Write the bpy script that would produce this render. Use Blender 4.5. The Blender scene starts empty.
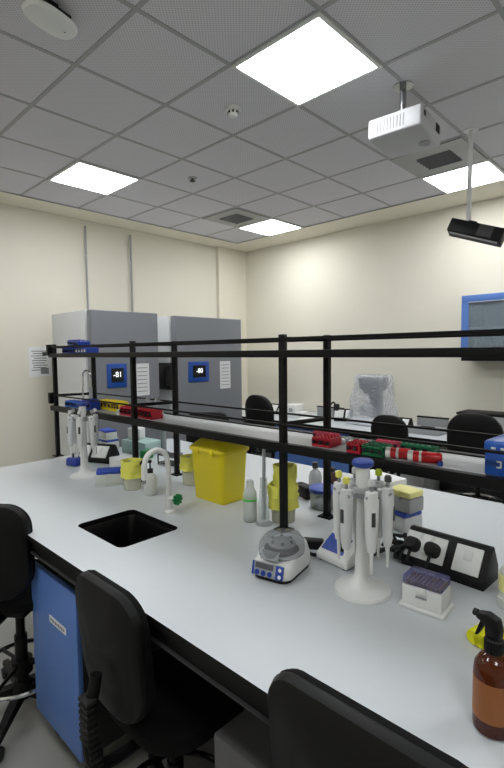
import bpy, bmesh, math, random
from mathutils import Vector, Matrix
random.seed(7)
PI = math.pi
S = bpy.context.scene
COL = S.collection

# ------------------------------------------------------------------ colours
def lin(c):
    return tuple((v/12.92 if v <= .04045 else ((v+.055)/1.055)**2.4) for v in (x/255 for x in c))

MATS = {}
def mat(name, rgb, rough=.5, metal=0, spec=.5, noise=0, nscale=20, bump=0, bscale=200, emit=0, coat=0):
    m = bpy.data.materials.new(name); m.use_nodes = True
    nt = m.node_tree; b = nt.nodes['Principled BSDF']
    c = (*lin(rgb), 1)
    b.inputs['Base Color'].default_value = c
    b.inputs['Roughness'].default_value = rough
    b.inputs['Metallic'].default_value = metal
    b.inputs['Specular IOR Level'].default_value = spec
    b.inputs['Coat Weight'].default_value = coat
    if emit:
        b.inputs['Emission Color'].default_value = c
        b.inputs['Emission Strength'].default_value = emit
    if noise:
        tc = nt.nodes.new('ShaderNodeTexCoord'); n = nt.nodes.new('ShaderNodeTexNoise')
        n.inputs['Scale'].default_value = nscale; n.inputs['Detail'].default_value = 4
        mx = nt.nodes.new('ShaderNodeMix'); mx.data_type = 'RGBA'
        mx.inputs[6].default_value = tuple(min(1, v*(1-noise)) for v in c[:3]) + (1,)
        mx.inputs[7].default_value = tuple(min(1, v*(1+noise)) for v in c[:3]) + (1,)
        nt.links.new(tc.outputs['Object'], n.inputs['Vector'])
        nt.links.new(n.outputs['Fac'], mx.inputs[0]); nt.links.new(mx.outputs[2], b.inputs['Base Color'])
    if bump:
        tc = nt.nodes.new('ShaderNodeTexCoord'); n = nt.nodes.new('ShaderNodeTexNoise')
        n.inputs['Scale'].default_value = bscale
        bp = nt.nodes.new('ShaderNodeBump'); bp.inputs['Strength'].default_value = bump; bp.inputs['Distance'].default_value = .002
        nt.links.new(tc.outputs['Object'], n.inputs['Vector'])
        nt.links.new(n.outputs['Fac'], bp.inputs['Height']); nt.links.new(bp.outputs['Normal'], b.inputs['Normal'])
    MATS[name] = m
    return m

def clear(name, rgb, alpha=.3, rough=.1, bump=0):
    """see-through plastic: partly transparent, partly a tinted glossy body"""
    m = bpy.data.materials.new(name); m.use_nodes = True
    nt = m.node_tree; b = nt.nodes['Principled BSDF']; out = nt.nodes['Material Output']
    b.inputs['Base Color'].default_value = (*lin(rgb), 1); b.inputs['Roughness'].default_value = rough
    if bump:
        tc = nt.nodes.new('ShaderNodeTexCoord'); n = nt.nodes.new('ShaderNodeTexNoise'); n.inputs['Scale'].default_value = 14; n.inputs['Distortion'].default_value = 1.5
        bp = nt.nodes.new('ShaderNodeBump'); bp.inputs['Strength'].default_value = bump; bp.inputs['Distance'].default_value = .03
        nt.links.new(tc.outputs['Object'], n.inputs['Vector']); nt.links.new(n.outputs['Fac'], bp.inputs['Height']); nt.links.new(bp.outputs['Normal'], b.inputs['Normal'])
    t = nt.nodes.new('ShaderNodeBsdfTransparent')
    k = tuple(.55+.45*v for v in lin(rgb)); t.inputs['Color'].default_value = (*k, 1)
    mx = nt.nodes.new('ShaderNodeMixShader'); mx.inputs[0].default_value = alpha
    nt.links.new(t.outputs[0], mx.inputs[1]); nt.links.new(b.outputs[0], mx.inputs[2])
    nt.links.new(mx.outputs[0], out.inputs['Surface'])
    MATS[name] = m
    return m

M = MATS
mat('wall_cream', (221, 217, 203), .75, bump=.05, bscale=90, noise=.015, nscale=2)
mat('pilaster_cream', (225, 220, 204), .75)
mat('floor_vinyl', (150, 150, 147), .45, noise=.06, nscale=6)
mat('grid_grey', (168, 168, 169), .5)
mat('black_metal', (9, 9, 10), .5, spec=.2)
mat('black_edge', (10, 10, 11), .5, spec=.2)
mat('rail_grey', (44, 44, 46), .6)
mat('tbar_grey', (158, 158, 161), .5)
mat('projector_white', (176, 178, 181), .5)
mat('dark_panel', (30, 30, 32), .6)
mat('grey_panel', (96, 96, 98), .6)
mat('worktop_grey', (196, 201, 204), .34, noise=.02, nscale=40, spec=.45)
mat('shelf_grey', (170, 172, 172), .4)
mat('sink_black', (8, 8, 9), .35)
mat('steel', (170, 172, 175), .25, metal=1)
mat('chrome', (210, 212, 215), .12, metal=1)
mat('white_metal', (214, 216, 216), .4)
mat('blue_door', (84, 122, 192), .45)
mat('fridge_grey', (146, 149, 156), .5, metal=.0)
mat('fridge_front', (122, 125, 132), .48)
mat('fridge_side', (208, 210, 212), .5)
mat('screen_blue', (18, 74, 160), .35)
mat('screen_dark', (8, 10, 20), .2)
mat('glyph_white', (225, 230, 235), .5, emit=.6)
mat('paper', (226, 228, 230), .8)
mat('ink_grey', (120, 120, 124), .8)
mat('ink_dark', (60, 60, 62), .8)
mat('fabric_black', (11, 11, 12), .9, bump=.25, bscale=600, spec=.2)
mat('plastic_black', (9, 9, 10), .5, spec=.25)
mat('rubber_black', (11, 11, 12), .7)
mat('white_plastic', (222, 224, 222), .35)
mat('pipette_grey', (196, 199, 200), .35)
mat('pipette_white', (216, 218, 218), .3)
mat('cap_blue', (34, 64, 150), .4)
mat('lid_blue', (40, 70, 170), .4)
mat('rack_blue', (20, 52, 148), .4)
mat('rack_red', (176, 22, 44), .4)
mat('rack_green', (14, 104, 66), .4)
mat('rack_yellow', (226, 206, 20), .45)
mat('rack_pink', (196, 70, 96), .45)
mat('well_dark', (14, 14, 20), .6)
mat('bin_yellow', (226, 208, 10), .4)
mat('bin_lid_yellow', (214, 196, 12), .4)
mat('bag_yellow', (228, 226, 96), .5, bump=.4, bscale=60)
mat('button_yellow', (216, 214, 96), .4)
mat('button_green', (170, 190, 40), .4)
mat('valve_green', (8, 122, 66), .35)
mat('band_green', (60, 190, 60), .5)
mat('panel_blue', (60, 86, 170), .4)
mat('key_blue', (20, 60, 150), .4)
mat('lcd_grey', (150, 156, 160), .3)
mat('device_grey', (150, 152, 153), .4)
mat('rotor_grey', (84, 86, 90), .35)
mat('yellow_foam', (222, 220, 20), .8, bump=.3, bscale=300)
mat('box_blue', (16, 74, 160), .4)
mat('box_blue_lid', (30, 92, 186), .35)
mat('teal_card', (168, 196, 192), .7)
mat('white_card', (214, 216, 216), .8)
mat('tan_card', (186, 160, 84), .6)
mat('styro', (236, 237, 236), .9, bump=.2, bscale=150)
mat('scope_grey', (62, 66, 74), .5)
mat('tube_red', (196, 26, 34), .3)
mat('amber_label', (146, 86, 34), .45)
mat('slat_dark', (52, 52, 54), .6)
mat('louver_grey', (110, 111, 113), .5)
mat('yellow_lid', (232, 228, 150), .4)
clear('clear_plastic', (226, 232, 232), .22)
clear('frost_plastic', (214, 218, 214), .55, .35)
clear('frost_white', (226, 230, 226), .72, .3)
clear('lid_smoke', (176, 180, 184), .28, .06)
clear('lid_violet', (120, 122, 186), .3, .12)
clear('tub_grey', (216, 216, 196), .72, .25)
clear('sheet_plastic', (232, 236, 244), .3, .1, bump=1.1)
clear('window_glass', (190, 205, 215), .25, .04)
clear('amber_glass', (84, 30, 8), .66, .02)
clear('clear_grey', (190, 196, 198), .4, .08)

# ceiling tile: grid of fine perforations in a grey mineral tile
def tile_material():
    m = mat('ceiling_tile', (150, 151, 154), .85)
    nt = m.node_tree; b = nt.nodes['Principled BSDF']
    tc = nt.nodes.new('ShaderNodeTexCoord')
    mp = nt.nodes.new('ShaderNodeMapping'); mp.inputs['Rotation'].default_value = (0, 0, 0); mp.inputs['Scale'].default_value = (1, 1, 1)
    nt.links.new(tc.outputs['Object'], mp.inputs['Vector'])
    sep = nt.nodes.new('ShaderNodeSeparateXYZ'); nt.links.new(mp.outputs[0], sep.inputs[0])
    def wave(o):
        a = nt.nodes.new('ShaderNodeMath'); a.operation = 'MULTIPLY'; a.inputs[1].default_value = 2*PI/.02
        s = nt.nodes.new('ShaderNodeMath'); s.operation = 'SINE'
        nt.links.new(o, a.inputs[0]); nt.links.new(a.outputs[0], s.inputs[0]); return s.outputs[0]
    mul = nt.nodes.new('ShaderNodeMath'); mul.operation = 'MULTIPLY'
    nt.links.new(wave(sep.outputs[0]), mul.inputs[0]); nt.links.new(wave(sep.outputs[1]), mul.inputs[1])
    r = nt.nodes.new('ShaderNodeValToRGB')
    r.color_ramp.elements[0].position = .35; r.color_ramp.elements[0].color = (*TILE, 1)
    r.color_ramp.elements[1].position = .75; r.color_ramp.elements[1].color = (*(v*.6 for v in TILE), 1)
    nt.links.new(mul.outputs[0], r.inputs[0]); nt.links.new(r.outputs[0], b.inputs['Base Color'])
TILE = lin((209, 208, 214))
tile_material()
LAMP = 9.0
m = mat('light_diffuser', (255, 255, 255), .5); b = m.node_tree.nodes['Principled BSDF']
b.inputs['Emission Color'].default_value = (.97, .985, 1, 1); b.inputs['Emission Strength'].default_value = LAMP

# ------------------------------------------------------------------ mesh building
class MB:
    def __init__(s):
        s.bm = bmesh.new()
    def _take(s, t, mi, tf):
        if tf is not None: bmesh.ops.transform(t, matrix=tf, verts=t.verts)
        for f in t.faces: f.material_index = mi
        me = bpy.data.meshes.new('tmp'); t.to_mesh(me); t.free()
        s.bm.from_mesh(me); bpy.data.meshes.remove(me)
    def box(s, c, d, rz=0, bev=0, mi=0, tf=None, taper=1, seg=2):
        t = bmesh.new(); bmesh.ops.create_cube(t, size=1)
        for v in t.verts:
            k = taper if v.co.z < 0 else 1
            v.co = Vector((v.co.x*d[0]*k, v.co.y*d[1]*k, v.co.z*d[2]))
        if bev: bmesh.ops.bevel(t, geom=list(t.edges), offset=min(bev, .45*min(d)), segments=seg, profile=.5, affect='EDGES')
        mt = Matrix.Translation(c) @ Matrix.Rotation(rz, 4, 'Z')
        s._take(t, mi, tf @ mt if tf is not None else mt); return s
    def lathe(s, prof, c=(0, 0, 0), n=28, mi=0, tf=None, sy=1):
        t = bmesh.new(); rings = []
        for r, z in prof:
            if r < 1e-5: rings.append([t.verts.new((0, 0, z))])
            else: rings.append([t.verts.new((r*math.cos(2*PI*i/n), sy*r*math.sin(2*PI*i/n), z)) for i in range(n)])
        for a, b in zip(rings, rings[1:]):
            for i in range(n):
                j = (i+1) % n
                if len(a) == 1 and len(b) == 1: continue
                if len(a) == 1: t.faces.new((a[0], b[j], b[i]))
                elif len(b) == 1: t.faces.new((a[i], a[j], b[0]))
                else: t.faces.new((a[i], a[j], b[j], b[i]))
        if len(rings[0]) > 1: t.faces.new(rings[0][::-1])
        if len(rings[-1]) > 1: t.faces.new(rings[-1])
        bmesh.ops.recalc_face_normals(t, faces=t.faces)
        mt = Matrix.Translation(c)
        s._take(t, mi, tf @ mt if tf is not None else mt); return s
    def shell(s, prof, c=(0, 0, 0), n=28, mi=0, tf=None, wob=0):
        """open lathe: no caps (profile already returns inside)"""
        t = bmesh.new(); rings = []
        for q, (r, z) in enumerate(prof):
            rings.append([t.verts.new(((r+wob*math.sin(5*a+q)+wob*.6*math.sin(9*a-2*q))*math.cos(a), (r+wob*math.sin(5*a+q))*math.sin(a), z)) for a in (2*PI*i/n for i in range(n))])
        for a, b in zip(rings, rings[1:]):
            for i in range(n):
                j = (i+1) % n; t.faces.new((a[i], a[j], b[j], b[i]))
        t.faces.new(rings[0][::-1])
        bmesh.ops.recalc_face_normals(t, faces=t.faces)
        s._take(t, mi, Matrix.Translation(c) if tf is None else tf @ Matrix.Translation(c)); return s
    def cyl(s, p0, p1, r0, r1=None, n=18, mi=0):
        p0, p1 = Vector(p0), Vector(p1); r1 = r0 if r1 is None else r1
        d = p1-p0; q = d.to_track_quat('Z', 'Y').to_matrix().to_4x4()
        return s.lathe([(r0, 0), (r1, d.length)], n=n, mi=mi, tf=Matrix.Translation(p0) @ q)
    def tube(s, pts, r, n=10, mi=0, smooth=0):
        pts = [Vector(p) for p in pts]
        for _ in range(smooth):
            q = [pts[0]]
            for a, b in zip(pts, pts[1:]): q += [a*.75+b*.25, a*.25+b*.75]
            pts = q+[pts[-1]]
        t = bmesh.new(); rings = []; up = None
        for i, p in enumerate(pts):
            d = (pts[min(i+1, len(pts)-1)]-pts[max(i-1, 0)]).normalized()
            if up is None: up = d.orthogonal().normalized()
            up = (up-d*up.dot(d)).normalized(); sd = d.cross(up)
            rings.append([t.verts.new(p+r*(math.cos(2*PI*k/n)*up+math.sin(2*PI*k/n)*sd)) for k in range(n)])
        for a, b in zip(rings, rings[1:]):
            for i in range(n):
                j = (i+1) % n; t.faces.new((a[i], a[j], b[j], b[i]))
        t.faces.new(rings[0][::-1]); t.faces.new(rings[-1])
        bmesh.ops.recalc_face_normals(t, faces=t.faces)
        s._take(t, mi, None); return s
    def prism(s, poly, h, tf=None, mi=0, bev=0, seg=2):
        """poly in local xy, extruded 0..h along z"""
        t = bmesh.new()
        a = [t.verts.new((x, y, 0)) for x, y in poly]; b = [t.verts.new((x, y, h)) for x, y in poly]
        t.faces.new(a[::-1]); t.faces.new(b); n = len(poly)
        for i in range(n):
            j = (i+1) % n; t.faces.new((a[i], a[j], b[j], b[i]))
        bmesh.ops.recalc_face_normals(t, faces=t.faces)
        if bev: bmesh.ops.bevel(t, geom=list(t.edges), offset=bev, segments=seg, profile=.5, affect='EDGES')
        s._take(t, mi, tf); return s
    def loft(s, rings, tf=None, mi=0, cap=True):
        t = bmesh.new(); R = [[t.verts.new(p) for p in r] for r in rings]; n = len(rings[0])
        for a, b in zip(R, R[1:]):
            for i in range(n):
                j = (i+1) % n; t.faces.new((a[i], a[j], b[j], b[i]))
        if cap: t.faces.new(R[0][::-1]); t.faces.new(R[-1])
        bmesh.ops.recalc_face_normals(t, faces=t.faces)
        s._take(t, mi, tf); return s
    def build(s, name, m, parent=None, label=None, ang=35):
        me = bpy.data.meshes.new(name); s.bm.to_mesh(me); s.bm.free()
        for q in (m if isinstance(m, (list, tuple)) else [m]): me.materials.append(MATS[q])
        for p in me.polygons: p.use_smooth = True
        me.set_sharp_from_angle(angle=math.radians(ang))
        o = bpy.data.objects.new(name, me); COL.objects.link(o)
        if parent is not None: o.parent = parent
        if label: o['label'] = label
        return o

def roundrect(w, h, r, n=6, cx=0, cy=0):
    """rounded rectangle; r = one radius or (bottom, top)"""
    rb, rt = (r, r) if not isinstance(r, tuple) else r
    out = []
    for (sx, sy, a0, rr) in ((1, -1, -PI/2, rb), (1, 1, 0, rt), (-1, 1, PI/2, rt), (-1, -1, PI, rb)):
        for i in range(n+1):
            a = a0+PI/2*i/n
            out.append((cx+sx*(w/2-rr)+rr*math.cos(a), cy+sy*(h/2-rr)+rr*math.sin(a)))
    return out

def thing(name, label, cat, loc=(0, 0, 0), rz=0, group=None):
    o = bpy.data.objects.new(name, None); COL.objects.link(o); o.empty_display_size = .05
    o.location = loc; o.rotation_euler = (0, 0, rz); o['label'] = label; o['category'] = cat
    if group: o['group'] = group
    return o
def tag(o, label, cat, loc=None, rz=None, group=None):
    o['label'] = label; o['category'] = cat
    if group: o['group'] = group
    if loc is not None: o.location = loc
    if rz is not None: o.rotation_euler = (0, 0, rz)
    return o
def struct(o):
    o['kind'] = 'structure'; return o
def dup(root, loc, rz, label=None, group=None):
    r = root.copy(); COL.objects.link(r); r.location = loc; r.rotation_euler = (0, 0, rz)
    if label: r['label'] = label
    if group: r['group'] = group
    for ch in list(root.children):
        c = ch.copy(); COL.objects.link(c); c.parent = r
        for g in ch.children:
            d = g.copy(); COL.objects.link(d); d.parent = c
    return r
def recolor(root, partname, m):
    """give one copy its own material on one part (own mesh data)"""
    for c in root.children:
        if c.name.split('.')[0] == partname:
            c.data = c.data.copy(); c.data.materials[0] = MATS[m]
def text_mesh(body, size, ext=.0006):
    cu = bpy.data.curves.new('txt', 'FONT'); cu.body = body; cu.size = size; cu.extrude = ext
    cu.align_x = 'CENTER'; cu.align_y = 'CENTER'
    o = bpy.data.objects.new('txt', cu); COL.objects.link(o)
    dg = bpy.context.evaluated_depsgraph_get(); dg.update()
    me = bpy.data.meshes.new_from_object(o.evaluated_get(dg))
    bpy.data.objects.remove(o); bpy.data.curves.remove(cu)
    return me
def add_text(name, body, size, m, parent, loc, rot, label=None):
    me = text_mesh(body, size); me.name = name; me.materials.clear(); me.materials.append(MATS[m])
    o = bpy.data.objects.new(name, me); COL.objects.link(o); o.parent = parent
    o.location = loc; o.rotation_euler = rot
    if label: o['label'] = label
    return o
RX = Matrix.Rotation(PI/2, 4, 'X')       # local xy plane -> xz plane, extrusion towards -y
def at(x, y, z): return Matrix.Translation((x, y, z))

# ------------------------------------------------------------------ camera
cd = bpy.data.cameras.new('camera'); cam = bpy.data.objects.new('camera', cd); COL.objects.link(cam)
cd.sensor_fit = 'VERTICAL'; cd.sensor_height = 36; cd.lens = 471.85/768*36; cd.clip_start = .02
yaw, pit, rol = math.radians(43.848), math.radians(3.882), math.radians(-.640)
F = Vector((-math.sin(yaw)*math.cos(pit), math.cos(yaw)*math.cos(pit), -math.sin(pit)))
r0 = Vector((math.cos(yaw), math.sin(yaw), 0)); u0 = r0.cross(F)
rr = math.cos(rol)*r0+math.sin(rol)*u0; uu = math.cos(rol)*u0-math.sin(rol)*r0
cam.matrix_world = Matrix(((rr.x, uu.x, -F.x, 0), (rr.y, uu.y, -F.y, 0), (rr.z, uu.z, -F.z, 1.6), (0, 0, 0, 1)))
S.camera = cam
S.view_settings.view_transform = 'Standard'; S.view_settings.look = 'None'
S.view_settings.exposure = 1.35; S.view_settings.gamma = 1; S.view_settings.use_curve_mapping = False
w = bpy.data.worlds.new('world'); S.world = w; w.use_nodes = True
w.node_tree.nodes['Background'].inputs[0].default_value = (.8, .85, .9, 1); w.node_tree.nodes['Background'].inputs[1].default_value = .05

# ------------------------------------------------------------------ room
X0, X1, Y0, Y1, ZC = -5.35, 2.25, -1.71, 5.40, 3.182
TX, TY = -4.975, 4.9      # where the tiles stop and the plastered border starts
CX, CY = (X0+X1)/2, (Y0+Y1)/2
o = struct(MB().box((0, 0, -.05), (X1-X0+.4, Y1-Y0+.4, .1)).build('floor', 'floor_vinyl')); o.location = (CX, CY, 0)
ceil = struct(MB().box((CX, CY, ZC+.04), (X1-X0+.4, Y1-Y0+.4, .08)).build('ceiling', 'ceiling_tile'))
struct(MB().box((X0-.1, CY, ZC/2), (.2, Y1-Y0+.4, ZC)).build('wall_left', 'wall_cream'))
struct(MB().box((X1+.1, CY, ZC/2), (.2, Y1-Y0+.4, ZC)).build('wall_right', 'wall_cream'))
struct(MB().box((CX, Y1+.1, ZC/2), (X1-X0, .2, ZC)).build('wall_back', 'wall_cream'))
struct(MB().box((CX, Y0-.1, ZC/2), (X1-X0, .2, ZC)).build('wall_front', 'wall_cream'))
struct(MB().box((X0+.03, 5.11, ZC/2), (.06, .58, ZC)).build('trim_1', 'pilaster_cream'))
b = MB(); b.box(((X0+TX)/2, CY, ZC-.003), (TX-X0, Y1-Y0, .012)); b.box(((TX+X1)/2, (TY+Y1)/2, ZC-.003), (X1-TX, Y1-TY, .012))
struct(b.build('trim_2', 'pilaster_cream'))
struct(MB().box((X0+.008, 1.5, .05), (.016, Y1-Y0-.9, .1)).build('baseboard_left', 'grey_panel'))
struct(MB().box((CX, Y1-.008, .05), (X1-X0-.2, .016, .1)).build('baseboard_back', 'grey_panel'))
g = MB()
xs = [-3.154+.6*k for k in range(-3, 10)]; ys = [1.29+.6*k for k in range(-5, 7)]
for x in xs:
    if TX+.05 < x < X1: g.box((x, (Y0+TY)/2, ZC), (.024, TY-Y0, .006))
for y in ys:
    if Y0 < y < TY-.05: g.box(((TX+X1)/2, y, ZC-.0002), (X1-TX, .024, .006))
struct(g.build('ceiling_grid', 'tbar_grey', ceil))
# perimeter angle
p = MB()
p.box((TX+.006, (Y0+TY)/2, ZC-.008), (.016, TY-Y0, .006)); p.box(((TX+X1)/2, TY-.006, ZC-.0082), (X1-TX, .016, .006))
struct(p.build('perimeter_angle', 'grid_grey', ceil))

# ceiling lights
def ceiling_light(x, y, label):
    t = thing('ceiling_light', label, 'ceiling light', (x, y, ZC))
    f = MB()
    for sx, sy, dx, dy in ((0, .288, .6, .022), (0, -.288, .6, .022), (.288, 0, .022, .6), (-.288, 0, .022, .6)):
        f.box((sx, sy, -.009), (dx, dy, .012), bev=.002)
    f.build('frame', 'white_metal', t)
    MB().box((0, 0, -.007), (.556, .556, .008)).build('diffuser', 'light_diffuser', t)
    return t
L0 = ceiling_light(-1.654, 2.19, 'largest square glowing ceiling panel, nearest, left of the white projector')
dup(L0, (-4.054, 2.19, ZC), 0, 'square glowing ceiling panel above the two vertical wall pipes at left')
dup(L0, (-4.054, 4.59, ZC), 0, 'small far glowing ceiling panel by the corner of the two cream walls')
dup(L0, (-1.654, 4.59, ZC), 0, 'square glowing ceiling panel behind the pole of the hanging black unit')
for (x, y) in ((.746, 2.19), (.746, 4.59), (.746, -.21), (-1.654, -.21), (-4.054, -.21)):
    dup(L0, (x, y, ZC), 0, 'square glowing ceiling panel of the room outside the view', 'ceiling panels outside the view')
# ------------------------------------------------------------------ ceiling fixtures
def air_diffuser(x, y, label, inner=.3):
    t = thing('air_vent', label, 'air vent', (x, y, ZC))
    f = MB()
    for sx, sy, dx, dy in ((0, 1, 1, 0), (0, -1, 1, 0), (1, 0, 0, 1), (-1, 0, 0, 1)):
        wd = (.57-inner)/2; c = inner/2+wd/2
        f.box((sx*c, sy*c, -.008), (.57 if dx else wd, inner if dy else wd, .01))
    f.build('frame', 'device_grey', t)
    MB().box((0, 0, -.004), (inner, inner, .006)).build('backing', 'rubber_black', t)
    for k in range(5):
        q = MB(); q.box((0, 0, 0), (inner, .003, .026), tf=at(0, -inner/2+inner*(k+.5)/5, -.014) @ Matrix.Rotation(.7, 4, 'X'))
        q.build('louver', 'louver_grey', t)
    return t
air_diffuser(-1.654, 3.99, 'square ceiling air vent just behind the white projector, beside the lamp', .28)
air_diffuser(-4.054, 3.99, 'small dark louvered ceiling vent beside the farthest ceiling lamp', .3)

t = thing('smoke_detector', 'round white smoke detector on the ceiling left of the largest lamp', 'smoke detector', (-2.28, 2.225, ZC))
MB().lathe([(.0, 0), (.052, 0), (.052, -.012), (.046, -.02), (0, -.02)]).build('base', 'white_plastic', t)
MB().lathe([(.0, -.019), (.036, -.019), (.034, -.042), (.024, -.052), (0, -.054)]).build('sensing_chamber', 'white_plastic', t)
q = MB()
for k in range(8):
    a = 2*PI*k/8; q.box((.0352*math.cos(a), .0352*math.sin(a), -.03), (.004, .014, .014), rz=a)
q.build('slot', 'rubber_black', t)

t = thing('sprinkler', 'small dark ceiling sprinkler between the lamps at upper left', 'sprinkler', (-3.42, 2.81, ZC))
MB().lathe([(0, 0), (.04, 0), (.038, -.008), (0, -.008)]).build('escutcheon', 'grid_grey', t)
MB().lathe([(0, -.007), (.012, -.007), (.012, -.026), (.026, -.028), (.026, -.032), (0, -.032)]).build('head', 'slat_dark', t)

t = thing('wireless_access_point', 'white oval wireless access point on a dark bracket at the top left', 'access point', (-2.2, 1.0, ZC), math.radians(14))
b = MB(); b.box((0, 0, -.012), (.05, .05, .024)); b.box((0, .0, -.035), (.03, .16, .02), rz=.3); b.box((0, 0, -.05), (.14, .12, .012), bev=.004)
b.build('bracket', 'plastic_black', t)
def oval(a, b_, z, n=36, p=2.6):
    return [(a*abs(math.cos(u))**(2/p)*(1 if math.cos(u) >= 0 else -1), b_*abs(math.sin(u))**(2/p)*(1 if math.sin(u) >= 0 else -1), z) for u in (2*PI*i/n for i in range(n))]
rot = Matrix.Rotation(.0, 4, 'X')
b = MB(); b.loft([oval(.06, .11, -.056), oval(.072, .122, -.060), oval(.076, .127, -.070), oval(.072, .122, -.084), oval(.052, .1, -.092), oval(.02, .05, -.094)])
b.build('housing', 'white_plastic', t)
b = MB()
for k in range(5): b.box((.012, .03+.009*k, -.0925), (.01, .006, .002))
b.build('maker_mark', 'ink_grey', t)

# projector on a short drop pole
t = thing('projector', 'white ceiling projector on a short metal drop pole', 'projector', (-1.372, 2.765, ZC))
b = MB(); b.lathe([(0, 0), (.06, 0), (.06, -.006), (0, -.006)]); b.cyl((0, 0, 0), (0, 0, -.155), .019)
b.build('drop_pole', 'steel', t)
PR = at(0, .02, -.24) @ Matrix.Rotation(math.radians(4), 4, 'Z') @ Matrix.Rotation(math.radians(-3), 4, 'X')
b = MB(); b.box((0, 0, .078), (.12, .12, .012), bev=.003, tf=PR); b.box((0, 0, .092), (.06, .06, .03), bev=.003, tf=PR); b.build('mount_plate', 'device_grey', t)
b = MB(); b.box((-.02, .06, 0), (.33, .34, .12), bev=.014, tf=PR, seg=3); b.build('housing', 'projector_white', t)
b = MB()
for k in range(9): b.box((-.12+.02*k, -.111, .0), (.008, .003, .07), tf=PR)
b.build('grille', 'louver_grey', t)
b = MB(); b.box((.146, -.06, .02), (.003, .025, .03), tf=PR); b.box((.146, .16, .02), (.004, .06, .05), tf=PR); b.build('port', 'rubber_black', t)
b = MB(); b.lathe([(0, 0), (.035, 0), (.033, -.006), (0, -.006)], tf=PR @ at(.08, .13, -.06)); b.build('lens_cover', 'device_grey', t)

# long pole with a black box-like unit
t = thing('suspended_unit', 'black box-like unit hanging at the end of a long pale pole', 'ceiling unit', (-1.285, 3.651, ZC))
b = MB(); b.lathe([(0, 0), (.05, 0), (.05, -.006), (0, -.006)]); b.cyl((0, 0, 0), (-.005, 0, -.68), .017)
b.build('drop_pole', 'white_metal', t)
SU = at(.05, 0, -.735) @ Matrix.Rotation(math.radians(8), 4, 'Z') @ Matrix.Rotation(math.radians(21), 4, 'Y') @ Matrix.Rotation(math.radians(-12), 4, 'X')
b = MB(); b.box((.0, 0, 0), (.38, .13, .095), bev=.008, tf=SU); b.build('housing', 'plastic_black', t)
b = MB(); b.box((.07, -.068, 0), (.1, .012, .085), bev=.004, tf=SU); b.lathe([(0, 0), (.018, 0), (.018, .004), (0, .004)], tf=SU @ at(.07, -.074, 0) @ Matrix.Rotation(PI/2, 4, 'X')); b.build('lens_block', 'slat_dark', t)
b = MB(); b.box((-.0, -.03, -.051), (.34, .02, .01), tf=SU); b.build('lower_rail', 'device_grey', t)
b = MB(); b.box((-.05, 0, .055), (.06, .05, .03), bev=.004, tf=SU); b.build('bracket', 'plastic_black', t)

# ------------------------------------------------------------------ wall pipes, notice, wall cabinet
def wall_pipe(y, label):
    t = thing('wall_pipe', label, 'pipe', (X0+.025, y, 1.2))
    MB().cyl((0, 0, 0), (0, 0, 1.9), .012, n=12).build('tube', 'device_grey', t)
    c = MB()
    for z in (.9, 1.55): c.box((-.008, 0, z), (.03, .04, .014), bev=.002)
    c.build('clip', 'white_metal', t); return t
p0 = wall_pipe(2.74, 'thin grey vertical wall pipe, left of the two, above the left freezer')
dup(p0, (X0+.025, 3.345, 1.2), 0, 'thin grey vertical wall pipe, right of the two, above the left freezer')

n = MB(); n.box((0, 0, 0), (.004, .25, .33))
for k in range(9):
    wd = .16 if k else .19
    n.box((.0025, -.01*(k % 3), .115-.026*k), (.001, wd*(1-.12*(k % 2)), .009), mi=1)
n.box((.0026, .05, .085), (.001, .05, .04), mi=2); n.box((.0026, .045, -.105), (.001, .09, .07), mi=1)
tag(n.build('notice', ['paper', 'ink_grey', 'ink_dark']), 'printed white notice sheet taped on the cream wall by the rack end', 'notice', (X0+.003, 2.165, 1.52))

t = thing('wall_cabinet', 'wall cabinet with bright blue frame and glass doors on the back wall', 'cabinet', (-1.165, Y1, 1.523))
b = MB(); W, H, D = 1.35, .63, .33
b.box((0, -.01, H/2), (W, .02, H)); b.box((-W/2+.01, -D/2, H/2), (.02, D-.02, H)); b.box((W/2-.01, -D/2, H/2), (.02, D-.02, H))
b.box((0, -D/2, .01), (W-.04, D-.02, .02)); b.box((0, -D/2, H-.01), (W-.04, D-.02, .02)); b.build('carcass', 'device_grey', t)
b = MB(); b.box((0, -D/2+.01, .3), (W-.04, D-.06, .016)); b.build('inner_shelf', 'shelf_grey', t)
for sx in (-1, 1):
    b = MB(); c = sx*W/4; w2 = W/2-.004
    b.box((c, -D-.01, H-.035), (w2, .02, .07), bev=.002); b.box((c, -D-.01, .035), (w2, .02, .07), bev=.002)
    b.box((c-w2/2+.035, -D-.01, H/2), (.07, .0198, H-.14)); b.box((c+w2/2-.035, -D-.01, H/2), (.07, .0198, H-.14))
    d = b.build('door', 'blue_door', t)
    MB().box((c, -D-.008, H/2), (w2-.14, .004, H-.14)).build('glass_pane', 'window_glass', d)
    e = MB()
    for sz in (.072, H-.072): e.box((c, -D-.0215, sz), (w2-.14, .003, .005))
    e.build('pane_trim', 'white_metal', d)
MB().box((0, -D/2, -.02), (W, D, .04)).build('bottom_rail', 'black_metal', t)
for k, (x, wd, h, c) in enumerate(((-.5, .1, .2, 'scope_grey'), (-.36, .07, .14, 'slat_dark'), (-.24, .1, .17, 'dark_panel'), (-.08, .06, .12, 'scope_grey'))):
    tag(MB().box((0, 0, h/2), (wd, .14, h), bev=.004).build('storage_carton', c), ['dark grey carton at the left end inside the blue-framed wall cabinet, low shelf', 'small black carton second from left inside the blue-framed wall cabinet', 'black carton third from left inside the blue-framed wall cabinet', 'small grey carton fourth from left inside the blue-framed wall cabinet'][k], 'carton', (-1.165+x, Y1-.17, 1.543))
tag(MB().box((0, 0, .1), (.09, .16, .21), bev=.004).build('file_box', 'scope_grey'), 'tall dark grey box on the upper shelf inside the wall cabinet', 'box', (-1.165-.545, Y1-.19, 1.832))

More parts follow.
